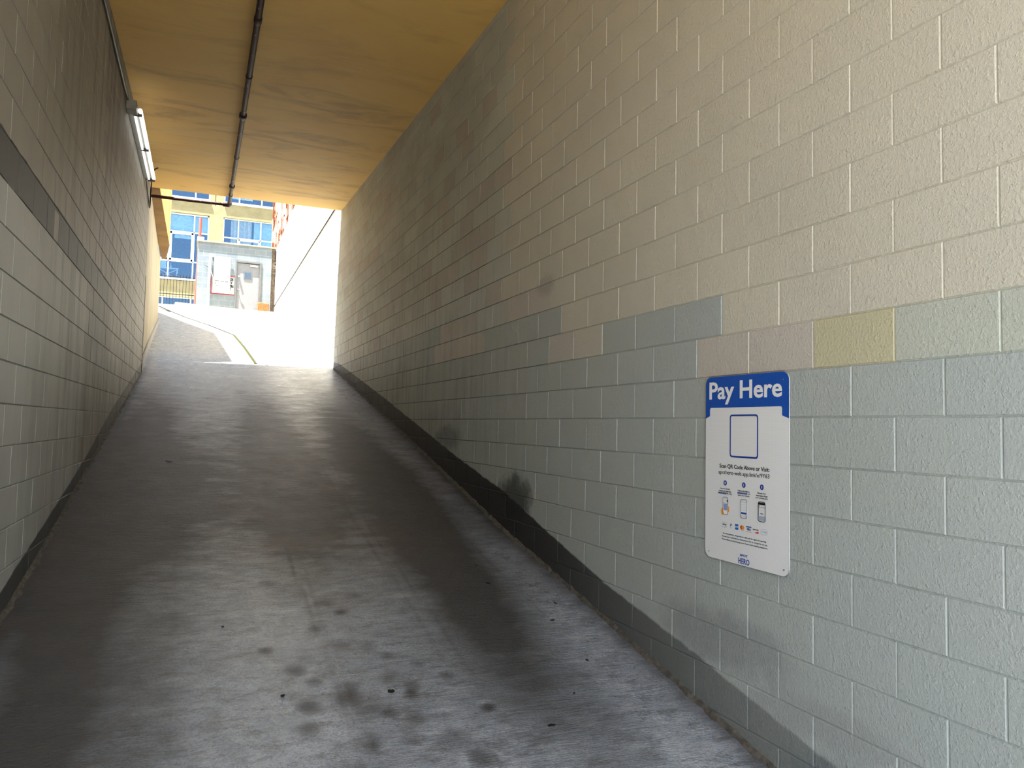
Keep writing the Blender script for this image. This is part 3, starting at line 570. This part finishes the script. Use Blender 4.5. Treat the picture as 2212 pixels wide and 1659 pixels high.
# ------------------------------------------------------------ iron fence left of the hut
FYY = 33.0
t = thing('iron_fence', (-1.3, FYY, 3.85), 'black iron picket fence with spear tips left of the block hut', 'fence')
zt = 5.70-3.85
for z in (zt, zt-.125, 1.15): MB().box(-1.2, -.012, z-.014, .85, .012, z+.014).build('rail', M['iron'], t)
tip = None
for k in range(18):
    x = -1.12+k*.1155
    b = MB().box(x-.008, -.008, -.05, x+.008, .008, zt+.07); b.tube([(x, 0, zt+.07), (x, 0, zt+.085), (x, 0, zt+.135)], [.008, .018, .002], 6); b.build('picket', M['iron'], t)
for x in (-1.22, .87): MB().box(x-.03, -.03, -.05, x+.03, .03, zt+.1).build('post', M['iron'], t)

# ------------------------------------------------------------ corrugated fence on top of the yard wall
for i, (ya, yb, ht) in enumerate(((25.6, 27.6, 4.3), (27.7, 29.9, 4.4), (30.0, 32.6, 4.5))):
    t = thing('corrugated_fence_panel', (XR+.1, ya, 6.6), ['peeling rusty corrugated sheet on the yard wall, nearest to the passage', 'middle rusty corrugated sheet above the hut roof end', 'farthest rusty corrugated sheet behind the hut'][i], 'fence panel', 'rusty sheets above the sunlit yard wall')
    b = MB(); n = int((yb-ya)/.11); th = .012
    prof = []
    for k in range(n): y = k*.11; prof += [(0, y), (0, y+.045), (.085, y+.055), (.085, y+.10)]
    pb = [(x+th, y) for x, y in prof][::-1]
    for (p, q) in zip(prof[:-1], prof[1:]):
        b.prism([(p[0], p[1]), (q[0], q[1]), (q[0]+th, q[1]), (p[0]+th, p[1])][::-1], -.02, ht)
    b.build('sheet', M['rust'], t)
    for yy in (0, yb-ya-.05):
        MB().box(-.10, yy, -.02, .09, yy+.07, ht).build('post', M['rust'], t)
    for z in (.5, 1.7, 2.9): MB().box(-.02, 0, z, .0, yb-ya, z+.05).build('rail', M['redp'], t)
po = MB().box(-.05, -.04, -.02, .05, .04, 4).build('rusty_post', M['rust'], None); po.location = (XR+.06, 23.75, 6.6); tag(po, 'lone rusty post on the yard wall, just below the ceiling edge', 'post')

# ------------------------------------------------------------ yellow apartment building
AY = 44.0
t = thing('apartment_building', (0, AY, 3.8), 'yellow stucco apartment building with large white-framed windows behind the hut', 'building')
def ab(m, x0, y0, z0, x1, y1, z1): return m.box(x0, y0, z0-3.8, x1, y1, z1-3.8)
W = [(-3.3, 7.52, -.07, 11.06), (.65, 7.52, 3.75, 11.09), (-3.3, 11.93, -.07, 15.4), (.65, 11.93, 3.75, 15.4), (-3.3, 4.2, -.07, 6.55), (.65, 4.2, 3.75, 6.55)]
b = MB(); T_ = .32
for x0, x1 in ((-9, -3.3), (-.07, .65), (3.75, 8)): ab(b, x0, 0, 3.6, x1, T_, 17)
for z0, z1 in ((3.6, 4.2), (6.55, 7.52), (11.075, 11.93), (15.4, 17)):
    for x0, x1 in ((-3.3, -.07), (.65, 3.75)): ab(b, x0, 0, z0, x1, T_, z1)
b.build('wall', M['yellow'], t)
b = MB(); ab(b, -9, 7, 3.6, 8, 7.3, 17); ab(b, -9, .33, 3.6, -8.8, 7, 17); ab(b, 7.8, .33, 3.6, 8, 7, 17); ab(b, -9, .33, 16.8, 8, 7, 17); ab(b, -9, .33, 7.3, 8, 7, 7.42); ab(b, -9, .33, 11.6, 8, 7, 11.75); b.build('room_shell', M['room'], t)
for x0, z0, x1, z1 in W[:4]: ab(MB(), x0-.02, -.08, z0-.11, x1+.04, .2, z0).build('sill', M['white'], t)
for i, (x0, z0, x1, z1) in enumerate(W):
    fy = .16; b = MB(); fwid = .055
    ab(b, x0, fy, z0, x0+fwid, fy+.08, z1); ab(b, x1-fwid, fy, z0, x1, fy+.08, z1); ab(b, x0, fy, z0, x1, fy+.08, z0+fwid); ab(b, x0, fy, z1-fwid, x1, fy+.08, z1)
    if i in (0, 2): mul, tr = [-2.0-.0, -.795], [10.08 if i == 0 else 14.5, 8.48 if i == 0 else 12.9]
    elif i in (1, 3): mul, tr = [1.43, 2.6], [10.02 if i == 1 else 14.5]
    else: mul, tr = [x0+1.1, x1-.75], []
    for m_ in mul: ab(b, m_-.03, fy-.01, z0, m_+.03, fy+.08, z1)
    for z in tr: ab(b, x0, fy-.01, z-.03, x1, fy+.08, z+.03)
    f = b.build('window', M['white'], t)
    b = MB(); ab(b, x0+.03, fy+.04, z0+.03, x1-.03, fy+.05, z1-.03); b.build('pane', M['glass'], f)
    if i == 0:
        b = MB()
        for (sx0, sx1) in ((-1.96, -.83),):
            for (a, c_, e, g_) in ((sx0, 8.52, sx1, 8.62), (sx0, 9.94, sx1, 10.05), (sx0, 8.52, sx0+.09, 10.05), (sx1-.09, 8.52, sx1, 10.05)): ab(b, a, fy-.03, c_, e, fy+.03, g_)
        ab(b, -3.3, fy-.03, 8.52, -2.05, fy+.03, 8.62); ab(b, -2.13, fy-.03, 8.52, -2.04, fy+.03, 10.05); b.build('sash', M['white'], f)
        b = MB(); ab(b, -3.25, fy+.15, 10.1, -.12, fy+.17, 11.0); ab(b, -1.75, fy+.15, 9.75, -.9, fy+.17, 10.0); b.build('blind', M['blind'], f)
    if i == 1:
        b = MB(); ab(b, 1.46, fy-.03, 9.55, 2.57, fy+.03, 9.62); ab(b, 1.46, fy-.03, 9.90, 2.57, fy+.03, 9.97); ab(b, 1.46, fy-.03, 8.9, 1.53, fy+.03, 9.97); ab(b, 2.5, fy-.03, 8.9, 2.57, fy+.03, 9.97); b.build('sash', M['white'], f)
    if i in (1, 3):
        b = MB(); zz0, zz1 = z0+.3, z1-.03
        for k in range(15):
            x = 1.05+k*.072; y = .30+.04*math.sin(k*1.9); b.box(x, y, zz0-3.8, x+.07, y+.03, zz1-3.8)
        b.build('curtain', M['cream'], f)
        b = MB(); ab(b, 2.25, .34, z0+.4, 3.7, .37, z1-.05); b.build('blind', M['blind'], f)
tb = thing('console_table', (-1.95, AY+.9, 7.42), 'white table with crossed braces seen through the lower big window', 'table')
MB().box(-.6, -.2, .72, .45, .2, .77).build('tabletop', M['white'], tb)
for x in (-.55, .38):
    for y in (-.17, .17): MB().box(x-.025, y-.025, 0, x+.025, y+.025, .72).build('leg', M['white'], tb)
b = MB(); b.tube([(-.52, -.17, .2), (.36, -.17, .68)], .02, 6); b.tube([(-.52, -.17, .68), (.36, -.17, .2)], .02, 6); b.build('cross_brace', M['white'], tb)
o = MB().box(-.13, -.1, 0, .13, .1, .42).build('storage_box', M['blind'], None); o.location = (-2.25, AY+.9, 8.19); tag(o, 'pale box standing on the white table in the apartment window', 'box')
o = MB().tube([(0, 0, 0), (0, 0, .16), (0, 0, .19), (0, 0, .27)], [.045, .045, .018, .018], 10).build('bottle', M['blind'], None, True); o.location = (-1.9, AY+.9, 8.19); tag(o, 'pale bottle on the white table beside the box', 'bottle')
bpy.context.view_layer.update()
